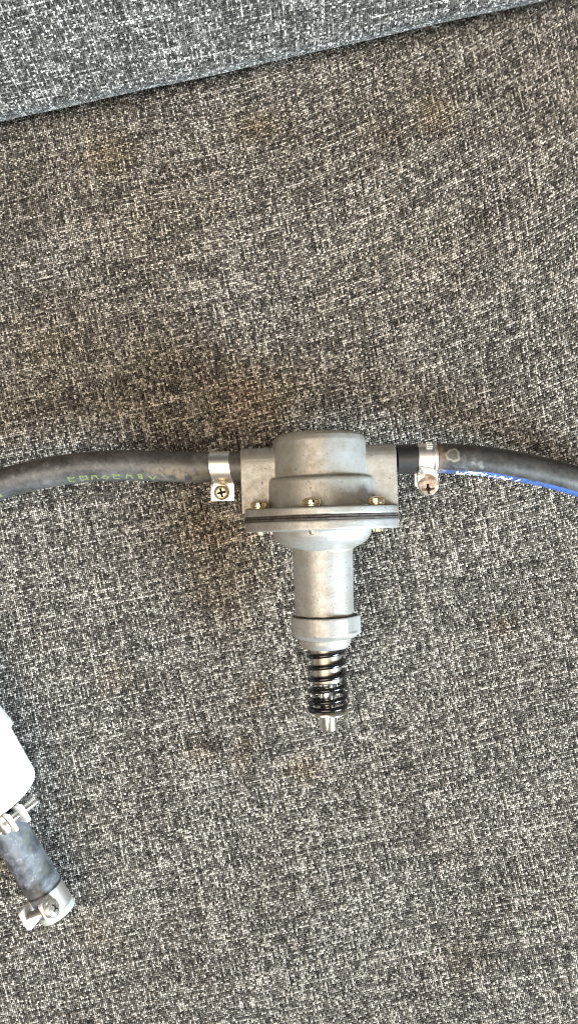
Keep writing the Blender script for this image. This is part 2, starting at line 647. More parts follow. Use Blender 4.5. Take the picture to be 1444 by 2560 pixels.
for (p0, p1, bend) in HAIRS:
    a, b = np.array(p0, float), np.array(p1, float)
    mid = (a + b) / 2 + bend * np.array([-(b - a)[1], (b - a)[0]]) * 0.6
    pts = []
    for q in (a, mid, b):
        w = W(q[0], q[1], 0)
        u, v = xy2uv(w[0], w[1])
        if v > V_SEAM - 1:
            zz = 0.9 + (v - V_SEAM) * 2.6 + 2
            w = W(q[0], q[1], zz)
            pts.append(w)
        else:
            zz = float(seat_z(np.array(u), np.array(v))) + 0.55
            pts.append(W(q[0], q[1], zz))
    C, _s = spline(pts, 10)
    Vt, Ft, _p = tube_arrays(C, rng.uniform(0.03, 0.055), 5)
    lv.append(Vt.reshape(-1, 3)); lf.append(Ft + off); off += Vt.size // 3
lint = obj("lint", mesh_np("lint", np.vstack(lv), np.vstack(lf), M_LINT), None,
           "pale lint and loose hairs caught on the tweed cushion", "lint", kind="stuff")

# ------------------------------------------------------------------ the pump
K = (CAM_H - 24.0) / FPX       # mm per photograph pixel at the pump's axis
PUMP_M = (Matrix.Translation(Vector(PUMP_O) * S) @ Matrix.Rotation(R(1.85), 4, 'Z') @ Matrix.Rotation(R(-1.1), 4, 'X'))
pump = empty("fuel_pump", PUMP_M, "grey cast metal fuel pump with black plunger spring lying on the tweed cushion", "pump")


def kp(prof): return [(r * K, h * K) for r, h in prof]


def remeshed(name, bm, mat, voxel, smooth_it=4, deg=50):
    bmesh.ops.recalc_face_normals(bm, faces=bm.faces)
    me = bpy.data.meshes.new(name + "_raw")
    bm.to_mesh(me); bm.free()
    o = bpy.data.objects.new(name + "_raw", me)
    COL.objects.link(o)
    md = o.modifiers.new("r", 'REMESH'); md.mode = 'VOXEL'; md.voxel_size = voxel; md.use_smooth_shade = True
    sm = o.modifiers.new("s", 'SMOOTH'); sm.factor = 0.5; sm.iterations = smooth_it
    dg = bpy.context.evaluated_depsgraph_get()
    out = bpy.data.meshes.new_from_object(o.evaluated_get(dg))
    out.name = name
    bpy.data.objects.remove(o)
    bpy.data.meshes.remove(me)
    co = np.empty(len(out.vertices) * 3, np.float32)
    out.vertices.foreach_get("co", co)
    out.vertices.foreach_set("co", co * S)
    out.materials.clear()
    out.materials.append(mat)
    out.polygons.foreach_set("use_smooth", np.ones(len(out.polygons), dtype=bool))
    out.update()
    return out


# upper casting: dome, stepped body, ports with their webs, upper flange
bm = bmesh.new()
lathe(bm, kp([(2, 207), (92, 206), (104, 203), (112, 196), (116, 184), (117, 150), (118, 60), (118, 10)]), 96)
lathe(bm, kp([(2, 95), (124, 95), (130, 92), (132, 86), (133, 60), (133, 10)]), 96)
prof = []
for k in range(13):
    a = math.pi * k / 12
    prof.append(((136 + 40 * math.sin(a)) * K, (40 * math.cos(a)) * K))
prof += [(12 * K, -40 * K), (12 * K, 40 * K)]
prism(bm, prof, 'X', -196 * K, 187 * K)
lathe(bm, rounded(kp([(2, 21), (191, 21), (191, 1.5), (2, 1.5)]), 0.5), 128)
obj("upper_housing", remeshed("upper_housing", bm, M_CAST, 0.28, 3), pump)

# diaphragm: two rubber layers pinched between the flanges
for h0, h1, rr in ((1.5, -3.8, 192.0), (-4.4, -9.5, 193.8)):
    bm = bmesh.new()
    prof = rounded(kp([(100, h0), (rr, h0), (rr + 0.6, (h0 + h1) / 2), (rr, h1), (100, h1)]), 0.2, 2)
    rg = lathe(bm, prof, 160)
    for v in bm.verts:
        rad = math.hypot(v.co.x, v.co.z)
        if rad > 150 * K:
            f = 1 + 0.006 * mnoise.noise(Vector((v.co.x * 0.5, v.co.y * 2, v.co.z * 0.5))) + 0.003 * mnoise.noise(v.co * 3)
            v.co.x *= f; v.co.z *= f
    obj("diaphragm", bm_mesh("diaphragm", bm, M_GASKET), pump)

# lower casting: flange, bowl, neck, collar, snout
bm = bmesh.new()
lathe(bm, rounded(kp([(2, -9.5), (191, -9.5), (191, -34), (2, -34)]), 0.6), 128)
lathe(bm, kp([(2, -20), (124, -20), (124, -36), (121, -48), (113, -60), (100, -70), (86, -77), (77, -81), (75, -84), (2, -84)]), 96)
lathe(bm, kp([(2, -70), (75.5, -70), (75, -90), (73.5, -180), (72.5, -260), (2, -260)]), 96)
# collar with a faceted lug on its right
pts = []
for k in range(41):
    a = R(38 + (360 - 76) * k / 40)
    pts.append((85 * K * math.sin(a), 85 * K * math.cos(a)))
pts = [(-p[0], p[1]) for p in pts]
arc = [(85 * K * math.sin(R(a)), 85 * K * math.cos(R(a))) for a in range(38, -219, -6)]
lug = [(88 * K, -14 * K), (88 * K, 14 * K)]
prism(bm, arc + lug, 'Y', -292 * K, -247 * K)
lathe(bm, kp([(2, -286), (84, -286), (80, -296), (70, -302), (2, -302)]), 96)
lathe(bm, kp([(2, -290), (64, -290), (63, -314), (58, -322), (53, -328), (2, -328)]), 96)
obj("lower_housing", remeshed("lower_housing", bm, M_CAST2, 0.28, 3), pump)


# thin dark brown ring on the collar's upper face, in the corner with the neck
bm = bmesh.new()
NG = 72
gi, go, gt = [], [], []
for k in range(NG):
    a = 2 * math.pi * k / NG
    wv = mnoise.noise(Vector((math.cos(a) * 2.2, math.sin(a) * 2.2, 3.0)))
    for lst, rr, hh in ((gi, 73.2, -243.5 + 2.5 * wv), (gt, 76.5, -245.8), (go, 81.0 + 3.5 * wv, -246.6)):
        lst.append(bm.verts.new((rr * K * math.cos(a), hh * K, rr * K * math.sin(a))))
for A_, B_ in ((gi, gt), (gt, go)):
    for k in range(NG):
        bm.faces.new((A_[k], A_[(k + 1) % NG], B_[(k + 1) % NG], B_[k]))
obj("dark_ring", bm_mesh("dark_ring", bm, M_RING), pump)

# screw heads as fine height fields
def head_bm(bm, Rr, H, kind, M, n=40, edge=0.0):
    """domed head, base at z=0 of M; kind 'slot' or 'cross'"""
    idx = {}
    faces_rec = []
    def height(x, y, r):
        q = r / Rr
        z = H * (0.36 + 0.64 * math.sqrt(max(0, 1 - (q * 0.97) ** 2)) ** 0.8)
        rec = False
        if kind == 'slot':
            if abs(x) < 0.13 * Rr: z -= 0.42 * H; rec = True
        elif kind == 'cross':
            w = 0.13 * Rr
            L = 0.58 * Rr
            if (abs(x) < w and abs(y) < L) or (abs(y) < w and abs(x) < L) or (abs(x) + abs(y) < 0.36 * Rr):
                z -= 0.42 * H; rec = True
        return z, rec
    recv = {}
    for i in range(n + 1):
        for j in range(n + 1):
            a, b = 2 * i / n - 1, 2 * j / n - 1
            x = a * math.sqrt(1 - b * b / 2) * Rr
            y = b * math.sqrt(1 - a * a / 2) * Rr
            r = math.hypot(x, y)
            z, rec = height(x, y, r)
            idx[i, j] = bm.verts.new(M @ Vector((x, y, z)))
            recv[i, j] = rec
    for i in range(n):
        for j in range(n):
            f = bm.faces.new((idx[i, j], idx[i + 1, j], idx[i + 1, j + 1], idx[i, j + 1]))
            if sum((recv[i, j], recv[i + 1, j], recv[i + 1, j + 1], recv[i, j + 1])) >= (3 if kind == 'cross' else 4):
                f.material_index = 1
    border = [(i, 0) for i in range(n)] + [(n, j) for j in range(n)] + [(i, n) for i in range(n, 0, -1)] + [(0, j) for j in range(n, 0, -1)]
    low = []
    for i, j in border:
        a, b = 2 * i / n - 1, 2 * j / n - 1
        x = a * math.sqrt(1 - b * b / 2) * Rr * 0.985
        y = b * math.sqrt(1 - a * a / 2) * Rr * 0.985
        low.append(bm.verts.new(M @ Vector((x, y, 0))))
    for k in range(len(border)):
        k2 = (k + 1) % len(border)
        bm.faces.new((idx[border[k]], low[k], low[k2], idx[border[k2]]))
    bm.faces.new(low)


# Z of a head's own frame -> +Y of the pump
ZtoY = Matrix.Rotation(R(-90), 4, 'X')
bm = bmesh.new()
head_bm(bm, 21.5 * K, 16 * K, 'slot', Matrix.Translation((0, 27 * K, 0)) @ ZtoY, 36)
lathe(bm, kp([(10, 26), (10, -36), (9, -41), (6, -43)]), 20)
screw_me = bm_mesh("flange_screw", bm, [M_BRASSY, M_GRIME])
bm = bmesh.new()
lathe(bm, rounded(kp([(9, 21.2), (18.5, 21.2), (18.5, 26.8), (9, 26.8)]), 0.2, 2), 40)
washer_me = bm_mesh("lock_washer", bm, M_BRASSY)
first = None
for k, a in enumerate((-69, -9.5, 51, 111, 171, 231)):
    m4 = Matrix.Translation(Vector((163 * math.sin(R(a)), 0, 163 * math.cos(R(a)))) * K * S) @ Matrix.Rotation(R((12, 6, 64, 30, 80, 45)[k]), 4, 'Y')
    sc = obj("flange_screw", screw_me, pump)
    sc.matrix_local = m4
    obj("lock_washer", washer_me, sc)

# plunger
bm = bmesh.new()
lathe(bm, rounded(kp([(24, -320), (38.5, -320), (38, -413), (24, -413)]), 0.5), 48)
obj("guide_sleeve", bm_mesh("guide_sleeve", bm, M_SLEEVE), pump)
bm = bmesh.new()
lathe(bm, kp([(2, -400), (20.5, -400), (20.5, -470), (21.4, -480), (21.4, -528), (19.8, -531), (2, -531.5)]), 40)
obj("plunger_rod", bm_mesh("plunger_rod", bm, M_ROD), pump)
bm = bmesh.new()
lathe(bm, rounded(kp([(21, -482), (49, -482), (50.5, -489), (48, -491), (21, -491)]), 0.15, 2), 64)
obj("spring_retainer", bm_mesh("spring_retainer", bm, M_STEEL), pump)
# coil spring: closed end turns, five open ones
t = np.linspace(0, 1, 420)
turns = 5.6
phi = 2 * np.pi * turns * t - R(100)
pitch = np.interp(t * turns, [0, 0.6, 0.9, 1.2, 5.6], [0.36, 0.42, 0.9, 1.0, 1.0])
y = np.concatenate([[0], np.cumsum((pitch[1:] + pitch[:-1]) / 2)])
y = y / y[-1]
ys_ = (-476 + y * (476 - 331)) * K
Rw = np.interp(t, [0, .1, 1], [45.5, 45.5, 44.0]) * K
C = np.stack([Rw * np.sin(phi), ys_, Rw * np.cos(phi)], -1)
T = np.gradient(C, axis=0); T /= np.linalg.norm(T, axis=1)[:, None]
rad_dir = np.stack([np.sin(phi), 0 * phi, np.cos(phi)], -1)
bi = np.cross(T, rad_dir)
ph = np.linspace(0, 2 * np.pi, 10, endpoint=False)
rw = 5.8 * K
V = C[:, None] + rw * (np.cos(ph)[None, :, None] * rad_dir[:, None] + np.sin(ph)[None, :, None] * bi[:, None])
i = np.arange(len(C) - 1)[:, None] * 10
k = np.arange(10)[None]
F = np.stack([i + k, i + (k + 1) % 10, i + 10 + (k + 1) % 10, i + 10 + k], -1).reshape(-1, 4)
obj("coil_spring", mesh_np("coil_spring", V.reshape(-1, 3), F, M_SPRING), pump)


# ------------------------------------------------------------------ hoses
def hose(name, pts, rad, label, paint, seg=96, step=0.35, capped=True, bore=0.55):
    C0, s0 = spline(pts, 50)
    n = int(s0[-1] / step)
    C, s = spline(pts, n)
    Vt, F, ph = tube_arrays(C, rad, seg)
    col = paint(s, ph, Vt)
    V = Vt.reshape(-1, 3)
    col = col.reshape(-1, 3)
    # open ends: an annulus and a dark bore
    faces = [F]
    extra_v, extra_c = [], []
    base = len(V)
    T, side, up = frames(C)
    for end, sgn in ((0, -1), (n - 1, 1)):
        ring0 = end * seg + np.arange(seg)
        inner = C[end] + (Vt[end] - C[end]) * bore
        deep = inner - sgn * T[end] * 6.0
        extra_v += [inner, deep]
        extra_c += [np.full((seg, 3), 0.018)] * 2
        a = base + np.arange(seg)
        k2 = (np.arange(seg) + 1) % seg
        if sgn > 0:
            faces.append(np.stack([ring0, ring0[k2], a[k2], a], -1))
            faces.append(np.stack([a, a[k2], a[k2] + seg, a + seg], -1))
        else:
            faces.append(np.stack([ring0[k2], ring0, a, a[k2]], -1))
            faces.append(np.stack([a[k2], a, a + seg, a[k2] + seg], -1))
        base += 2 * seg
    V = np.vstack([V] + extra_v)
    col = np.vstack([col] + extra_c)
    o = obj(name, mesh_np(name, V, np.vstack(faces), M_HOSE, color=col), None, label, "hose", "rubber fuel hoses")
    sharp(o.data, 50)
    return o, C, s


def nz2(s, ph, rad, sc, off=0.0, octv=4):
    """noise on a hose wall"""
    out = np.empty((len(s), len(ph)))
    for i, a in enumerate(s):
        for j, p in enumerate(ph):
            out[i, j] = mnoise.fractal((a * sc + off, rad * math.cos(p) * sc, rad * math.sin(p) * sc + off), 0.8, 2.0, octv)
    return out


def wrap(p):
    return (p + np.pi) % (2 * np.pi) - np.pi


def ring_marks(s, ph, rad, marks):
    """dried droplet rings: s, phi (deg), radius mm, strength"""
    out = np.zeros((len(s), len(ph)))
    for (sm, pm, rm, k) in marks:
        ds = (s - sm)[:, None]
        dp = wrap(ph - R(pm))[None] * rad
        wob = 1 + 0.12 * np.sin(3 * np.arctan2(dp, ds) + sm) + 0.06 * np.sin(7 * np.arctan2(dp, ds) + 2 * sm)
        d = np.sqrt(ds ** 2 + dp ** 2) / wob
        out += k * np.exp(-((d - rm) / (0.16 + 0.06 * rm)) ** 2) + 0.25 * k * (d < rm)
    return out


def at_s(C, s, px):
    """arc length where the hose passes a photograph column"""
    D = CAM_H - C[:, 2]
    x = C[:, 0] * FPX / D + 722
    k = np.argmin(np.abs(x - px))
    return s[k]


Z_PORT = 24.0 - math.sin(R(1.1)) * 134 * K
# --- left hose (runs from the pump to the left)
L_PTS = [W(604, 1167, Z_PORT), W(560, 1167.5, Z_PORT), W(480, 1168, 22.6), W(400, 1165.5, 21.6), W(300, 1163.5, 20.2), W(210, 1168, 18.8), W(120, 1181, 17.4), W(40, 1199, 16.2),
         W(-40, 1225, 14.5), W(-140, 1266, 11.5), W(-260, 1330, 8)]
RL = 38.5 * K


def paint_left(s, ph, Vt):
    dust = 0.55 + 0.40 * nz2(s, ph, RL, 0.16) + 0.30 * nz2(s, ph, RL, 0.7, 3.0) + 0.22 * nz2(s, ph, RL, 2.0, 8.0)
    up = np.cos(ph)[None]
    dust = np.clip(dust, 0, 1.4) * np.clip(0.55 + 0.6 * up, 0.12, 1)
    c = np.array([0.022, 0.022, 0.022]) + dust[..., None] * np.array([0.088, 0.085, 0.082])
    mk = ring_marks(s, ph, RL, [(62, 8, .55, .8), (66, 25, .75, .9), (71, -12, .45, .7), (58, 5, .5, .6), (52, 12, .4, .5), (74, 30, .6, .7), (48, -2, 1.0, .5), (78, 5, .5, .6), (44, 20, .7, .5), (36, 8, .8, .5)])
    c = c + mk[..., None] * np.array([0.075, 0.075, 0.075])
    # caked brown dirt near the clamp
    br = nz2(s, ph, RL, 0.33, 9.0) + 0.25
    zone = np.exp(-((s - 21.5) / 9.5) ** 2)[:, None] * np.exp(-(wrap(ph - R(-32))[None] / 0.55) ** 2)
    k = np.clip(2.6 * br + 0.15, 0, 1) * zone
    c = c * (1 - k[..., None]) + k[..., None] * np.array([0.20, 0.155, 0.105])
    return c


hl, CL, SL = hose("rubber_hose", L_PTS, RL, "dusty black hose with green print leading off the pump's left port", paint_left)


def print_on(name, C, s, rad, strokes, width, mat, parent, lift=0.05):
    """strokes: polylines of (s mm, phi deg) printed on a hose wall"""
    T, side, up = frames(C)
    def P(a, p):
        c = np.array([np.interp(a, s, C[:, k]) for k in range(3)])
        sd = np.array([np.interp(a, s, side[:, k]) for k in range(3)])
        u_ = np.array([np.interp(a, s, up[:, k]) for k in range(3)])
        return c + (rad + lift) * (math.cos(R(p)) * u_ + math.sin(R(p)) * sd)
    dpm = 180 / math.pi / rad
    for glyph in strokes:
      vs, fs = [], []
      for st in glyph:
            st = [np.array([a, p / dpm]) for a, p in st]
            # resample
            pts = []
            for a, b in zip(st[:-1], st[1:]):
                nn = max(2, int(np.linalg.norm(b - a) / 0.4))
                for t_ in np.linspace(0, 1, nn, endpoint=False): pts.append(a + (b - a) * t_)
            pts.append(st[-1])
            pts = np.array(pts)
            d = np.gradient(pts, axis=0)
            d /= np.linalg.norm(d, axis=1)[:, None] + 1e-9
            nrm = np.stack([-d[:, 1], d[:, 0]], 1)
            b0 = len(vs)
            for q, nn_ in zip(pts, nrm):
                for sg in (-1, 1):
                    e = q + sg * nn_ * width / 2
                    vs.append(P(e[0], e[1] * dpm))
            for k in range(len(pts) - 1):
                fs.append((b0 + 2 * k, b0 + 2 * k + 1, b0 + 2 * k + 3, b0 + 2 * k + 2))
      obj(name, mesh_np(name, np.array(vs), np.array(fs), mat), parent)


# the hose runs right-to-left, so +phi points to the picture's top: print sits low on the near wall
gs = []
for px, kind in ((188, 'c'), (216, 'a'), (243, 'n'), (272, 'o'), (302, 'c'), (332, 'n'), (358, 'B'), (388, 'v'), (2, 'B')):
    a = at_s(CL, SL, px)
    w, p0, p1 = 1.2, -43, -62
    pc = (p0 + p1) / 2
    if kind == 'c': gs.append([[(a - w, p0 + 3), (a, p0), (a + w, p0 + 5), (a + w, p1), (a - w * .5, p1)]])
    elif kind == 'a': gs.append([[(a - w, p1), (a - w, p0 + 4), (a, p0), (a + w, p0 + 5), (a + w, p1), (a - w, pc - 2)]])
    elif kind == 'n': gs.append([[(a - w, p1), (a - w * .6, p0), (a + w * .5, p0 + 2), (a + w, p1)]])
    elif kind == 'o': gs.append([[(a - w, pc), (a, p0), (a + w, pc), (a, p1), (a - w, pc)]])
    elif kind == 'B': gs.append([[(a - .6, p1), (a - .6, p0 + 6), (a + .7, p0 + 4), (a + .2, pc), (a + .8, pc - 4), (a - .6, p1)], [(a, p0), (a, p1)]])
    else: gs.append([[(a - w, p0), (a, p1), (a + w, p0)]])
print_on("printed_letter", CL, SL, RL, gs, 0.62, M_PRINT_G, hl)

# --- right hose
R_PTS = [W(991, 1149, Z_PORT), W(1030, 1147.5, Z_PORT), W(1075, 1146, Z_PORT), W(1130, 1147, 23.4), W(1200, 1152, 22.6), W(1270, 1162.5, 21.6), W(1340, 1176, 20.4), W(1410, 1194, 19.2), W(1490, 1220, 17.2),
         W(1580, 1258, 14), W(1700, 1318, 10)]
RR = 37.5 * K


def paint_right(s, ph, Vt):
    dust = 0.36 + 0.35 * nz2(s, ph, RR, 0.16, 20.0) + 0.28 * nz2(s, ph, RR, 0.75, 31.0) + 0.2 * nz2(s, ph, RR, 2.0, 12.0)
    up = np.cos(wrap(ph - R(25)))[None]
    dust = np.clip(dust, 0, 1.3) * np.clip(0.40 + 0.7 * up, 0.05, 1)
    dust = dust * np.clip((s - 7) / 7, 0.15, 1)[:, None]
    c = np.array([0.017, 0.016, 0.016]) + dust[..., None] * np.array([0.062, 0.057, 0.050])
    # blue stripe low on the near wall
    p = wrap(ph)[None]
    sb = np.degrees(p)
    wob = 1.5 * np.sin(s * 0.22)[:, None]
    stripe = np.clip((sb - 49 + wob) / 4, 0, 1) * np.clip((112 - sb) / 4, 0, 1) * np.clip((s - 12) / 1.0, 0, 1)[:, None]
    wear = np.clip(0.9 + 0.9 * nz2(s, ph, RR, 0.45, 51.0), 0.45, 1)
    k = (stripe * wear * np.clip(0.45 + (s - 14) / 22, 0.45, 1)[:, None])[..., None]
    c = c * (1 - k) + k * np.array([0.050, 0.115, 0.33])
    mk = ring_marks(s, ph, RR, [(17.7, -10, 2.05, 1.4), (14.6, 62, 1.1, .9)])
    c = c + mk[..., None] * np.array([0.13, 0.115, 0.085])
    # smears
    sm = np.clip(nz2(s, ph, RR, 0.55, 77.0, 5) * 1.6 - 0.1, 0, 1) * np.exp(-((wrap(ph - R(22))) / 0.5) ** 2)[None] * np.exp(-((s - 25) / 8) ** 2)[:, None]
    c = c + sm[..., None] * np.array([0.13, 0.13, 0.12])
    br = np.exp(-((s - 13.6) / 1.6) ** 2)[:, None] * np.clip(0.6 + nz2(s, ph, RR, 0.6, 5.0), 0, 1) * np.clip(np.cos(ph), 0, 1)[None]
    c = c * (1 - br[..., None]) + br[..., None] * np.array([0.16, 0.11, 0.07])
    return c


hr, CR, SR = hose("rubber_hose", R_PTS, RR, "black hose with a blue stripe leading off the pump's right port", paint_right)
ws = []
for px0, kind in ((1143, 'W'), (1165, 'Z'), (1186, 'E'), (1200, 'Y'), (1226, '-'), (1236, 'V'), (1258, 'W'), (1284, 'I')):
    a = at_s(CR, SR, px0 + 6)
    p0, p1 = 59, 96
    pm = (p0 + p1) / 2
    if kind == 'W': ws.append([[(a - 1.4, p0), (a - .6, p1), (a + .1, p0 + 8), (a + .6, p1), (a + 1.7, p0)]])
    elif kind == 'Z': ws.append([[(a - 1.1, p0), (a + 1.0, p0), (a - 1.0, p1), (a + 1.1, p1)]])
    elif kind == 'E': ws.append([[(a - 1.0, p1), (a - 1.0, p0), (a + 1.0, p0)], [(a - 1, pm), (a + .7, pm)]])
    elif kind == 'Y': ws.append([[(a - .9, p0), (a, pm), (a + .9, p0)], [(a, pm), (a - .2, p1)]])
    elif kind == '-': ws.append([[(a - 1.5, pm - 4), (a - .1, pm - 4)]])
    elif kind == 'V': ws.append([[(a - 1.2, p0), (a + .1, p1), (a + 1.3, p0)]])
    else: ws.append([[(a + .7, p0), (a - .3, p1)]])
print_on("printed_letter", CR, SR, RR, ws, 0.72, M_PRINT_W, hr)


# ------------------------------------------------------------------ clamps
def basis(o, ex, ey, ez):
    m = Matrix(((ex[0], ey[0], ez[0], o[0]), (ex[1], ey[1], ez[1], o[1]), (ex[2], ey[2], ez[2], o[2]), (0, 0, 0, 1)))
    return m


def clamp_frame(C, s, a):
    """X along the hose, Z up, Y across; origin (mm) on the hose axis"""
    T, side, up = frames(C)
    c = np.array([np.interp(a, s, C[:, k]) for k in range(3)])
    d = np.array([np.interp(a, s, T[:, k]) for k in range(3)]); d /= np.linalg.norm(d)
    if d[0] < 0: d = -d
    z = np.array([0, 0, 1.0]) - d * d[2]; z /= np.linalg.norm(z)
    yv = np.cross(z, d)
    return c, d, yv, z


def band_strip(bm, path, x0, x1, th, skew=None, edge_up=0.0):
    """a metal strip following a (y,z) path, of thickness th outward"""
    P = np.array(path, float)
    d = np.gradient(P, axis=0); d /= np.linalg.norm(d, axis=1)[:, None]
    nn = np.stack([d[:, 1], -d[:, 0]], 1)
    n = len(P)
    rows = []
    for k in range(n):
        sk = skew(k / (n - 1)) if skew else 0.0
        o_ = P[k] + nn[k] * th
        rows.append([bm.verts.new((x0 + sk, *P[k])), bm.verts.new((x1 + sk, *P[k])), bm.verts.new((x1 + sk, *o_)), bm.verts.new((x0 + sk, *o_))])
    for a, b in zip(rows[:-1], rows[1:]):
        for q in range(4):
            bm.faces.new((a[q], a[(q + 1) % 4], b[(q + 1) % 4], b[q]))
    bm.faces.new(list(reversed(rows[0]))); bm.faces.new(rows[-1])


def arc_path(r, a0, a1, n=48):
    """angles in degrees from +Y (across), counter-clockwise towards +Z"""
    return [(r * math.cos(R(a0 + (a1 - a0) * k / n)), r * math.sin(R(a0 + (a1 - a0) * k / n))) for k in range(n + 1)]


def thread_bm(bm, r, l0, l1, M, pitch=0.55):
    prof = [(r * .3, l0)]
    n = int((l1 - l0) / pitch)
    for k in range(n):
        h = l0 + k * pitch
        prof += [(r * .84, h), (r, h + pitch * .45), (r, h + pitch * .6)]
    prof += [(r * .84, l1), (r * .3, l1)]
    lathe(bm, prof, 24, axis='Z', M=M)


def world_matrix(c, ex, ey, ez):
    m = basis(np.array(c) * S, ex, ey, ez)
    return m


# left clamp: a bright band whose flat ears lie below the hose with a cross-head screw through them
a = at_s(CL, SL, 553)
c, d, yv, zv = clamp_frame(CL, SL, a)
cl = empty("hose_clamp", world_matrix(c, d, yv, zv), "bright steel clamp with flat ears and crosshead screw on the green printed hose", "clamp", "hose clamps")
r0 = RL + 0.06
skew = lambda t: (0.5 - t) * -1.4 * 0 + 0.55 * math.sin((t - 0.5) * 3.0)
bm = bmesh.new()
# from the upper ear over the top of the hose and round beneath to the lower ear (path runs so that 'out' is away from the hose)
path = [(-r0 - 6.2, 1.15), (-r0 - 3.2, 1.15), (-r0 - 0.7, 1.2), (-r0 + .05, 1.7)] + arc_path(r0, 158, -158, 60) + [(-r0 + .05, -1.7), (-r0 - .7, -1.2), (-r0 - 3.2, -1.1), (-r0 - 6.2, -1.1)]
w = 25 * K
band_strip(bm, path, -w, w, 0.55, skew=lambda t: 1.35 * max(0, (0.32 - t)) / 0.32 - 0.1)
obj("band", bm_mesh("band", bm, M_BAND), cl)
bm = bmesh.new()
Mh = Matrix.Translation((0.62, -r0 - 3.35, 1.75)) @ Matrix.Rotation(R(12), 4, 'Z') @ Matrix.Rotation(R(5), 4, 'X')
head_bm(bm, 19 * K, 13 * K, 'cross', Mh, 48)
thread_bm(bm, 1.5, -8.5, 0.02, Mh)
obj("clamp_screw", bm_mesh("clamp_screw", bm, [M_BRASSY, M_GRIME]), cl)

# right clamp: narrow band with pressed ridges and a big rusty screw below
a = at_s(CR, SR, 1065)
c, d, yv, zv = clamp_frame(CR, SR, a)
cl = empty("hose_clamp", world_matrix(c, d, yv, zv), "ridged steel clamp with a big rusty crosshead screw on the blue striped hose", "clamp", "hose clamps")
r0 = RR + 0.06
w = 23 * K
bm = bmesh.new()
band_strip(bm, [(-r0 - 2.4, 0.4), (-r0 - 0.6, 0.6), (-r0 + .05, 1.3)] + arc_path(r0, 164, -164, 60) + [(-r0 + .05, -1.2), (-r0 - .6, -.8), (-r0 - 5, -.8)], -w, w, 0.5)
# raised right-hand rim
band_strip(bm, arc_path(r0 + 0.5, 150, -150, 60), w - 0.75, w + 0.02, 0.22)
obj("band", bm_mesh("band", bm, M_BAND), cl)
bmr = bmesh.new()
lathe(bmr, rounded([(0.02, -0.95), (0.30, -0.95), (0.34, 0.95), (0.02, 0.95)], 0.1, 2), 12, axis='X')
ridge_me = bm_mesh("ridge", bmr, M_BAND)
for ang_ in (26, 38, 49, 132, 140, 148, 156):
    ro = obj("ridge", ridge_me, cl)
    rr_ = r0 + 0.52
    ro.matrix_local = Matrix.Translation(Vector((0.55, rr_ * math.cos(R(ang_)), rr_ * math.sin(R(ang_)))) * S)
# rounded tongue beside the lower ridges
bm = bmesh.new()
bmesh.ops.create_uvsphere(bm, u_segments=24, v_segments=14, radius=1.0)
for v in bm.verts:
    v.co = Vector((v.co.x * 1.35, v.co.y * 1.75, v.co.z * 0.8))
bmesh.ops.rotate(bm, verts=bm.verts, cent=(0, 0, 0), matrix=Matrix.Rotation(R(48), 3, 'X'))
bmesh.ops.translate(bm, verts=bm.verts, vec=(-1.75, (r0 + .35) * math.cos(R(141)), (r0 + .35) * math.sin(R(141))))
obj("tongue", bm_mesh("tongue", bm, M_BAND), cl)
# screw housing and bracket
bm = bmesh.new()
box(bm, -3.9, -3.2, -r0 - 4.2, -r0 + 1.2, -3.0, 0.4, bev=0.12)
box(bm, 3.2, 3.7, -r0 - 4.0, -r0 + 1.4, -3.0, 0.8, bev=0.12)
box(bm, -3.3, 3.3, -r0 - 4.4, -r0 - 0.2, -3.4, -2.6, bev=0.12)
obj("bracket", bm_mesh("bracket", bm, M_EAR), cl)
bm = bmesh.new()
Mh = Matrix.Translation((0.75, -r0 - 3.0, -1.6)) @ Matrix.Rotation(R(38), 4, 'X') @ Matrix.Rotation(R(-8), 4, 'Y') @ Matrix.Rotation(R(10), 4, 'Z')
head_bm(bm, 26 * K, 30 * K, 'cross', Mh, 56)
thread_bm(bm, 2.0, -4.5, 0.02, Mh)
obj("clamp_screw", bm_mesh("clamp_screw", bm, [M_RUSTY, M_GRIME]), cl)

# ------------------------------------------------------------------ filter with its short hose, at the left edge
KF = (CAM_H - 15.0) / FPX
A0 = W(33, 2089, 15.0)
dF = np.array([0.466, -0.885, -0.10]); dF /= np.linalg.norm(dF)
zF = np.array([0, 0, 1.0]) - dF * dF[2]; zF /= np.linalg.norm(zF)
nF = np.cross(zF, dF)          # points to the picture's right
filt = empty("fuel_filter", world_matrix(A0, dF, nF, zF), "white plastic inline fuel filter cut off by the left edge", "filter")
bm = bmesh.new()
FL = 16.8
prof = [(0.5, -70 * KF), (40 * KF, -71 * KF), (66 * KF, -76 * KF), (90 * KF, -84 * KF), (106 * KF, -93 * KF), (115 * KF, -103 * KF), (119 * KF, -116 * KF), (119.5 * KF, -150 * KF), (121 * KF, -236 * KF), (121 * KF, -470 * KF), (0.5, -470 * KF)]
lathe(bm, rounded(prof, 1.2, 3), 96, axis='X')
obj("canister", bm_mesh("canister", bm, M_WHITE, 60), filt)
bm = bmesh.new()
lathe(bm, rounded([(120.5 * KF, -238 * KF), (130 * KF, -243 * KF), (131 * KF, -256 * KF), (128 * KF, -275 * KF), (121.2 * KF, -340 * KF)], 0.8, 3), 96, axis='X', cap=False)
obj("seam_ring", bm_mesh("seam_ring", bm, M_WHITE, 60), filt)
bm = bmesh.new()
lathe(bm, [(3.4, -72 * KF), (3.4, 0)], 32, axis='X')
obj("outlet_barb", bm_mesh("outlet_barb", bm, M_WHITE, 60), filt)

RF = 45 * KF
def fp(a, up=0.0): return A0 + dF * a * KF + zF * up
F_PTS = [fp(-62), fp(-20), fp(40), fp(100), fp(160), fp(232)]


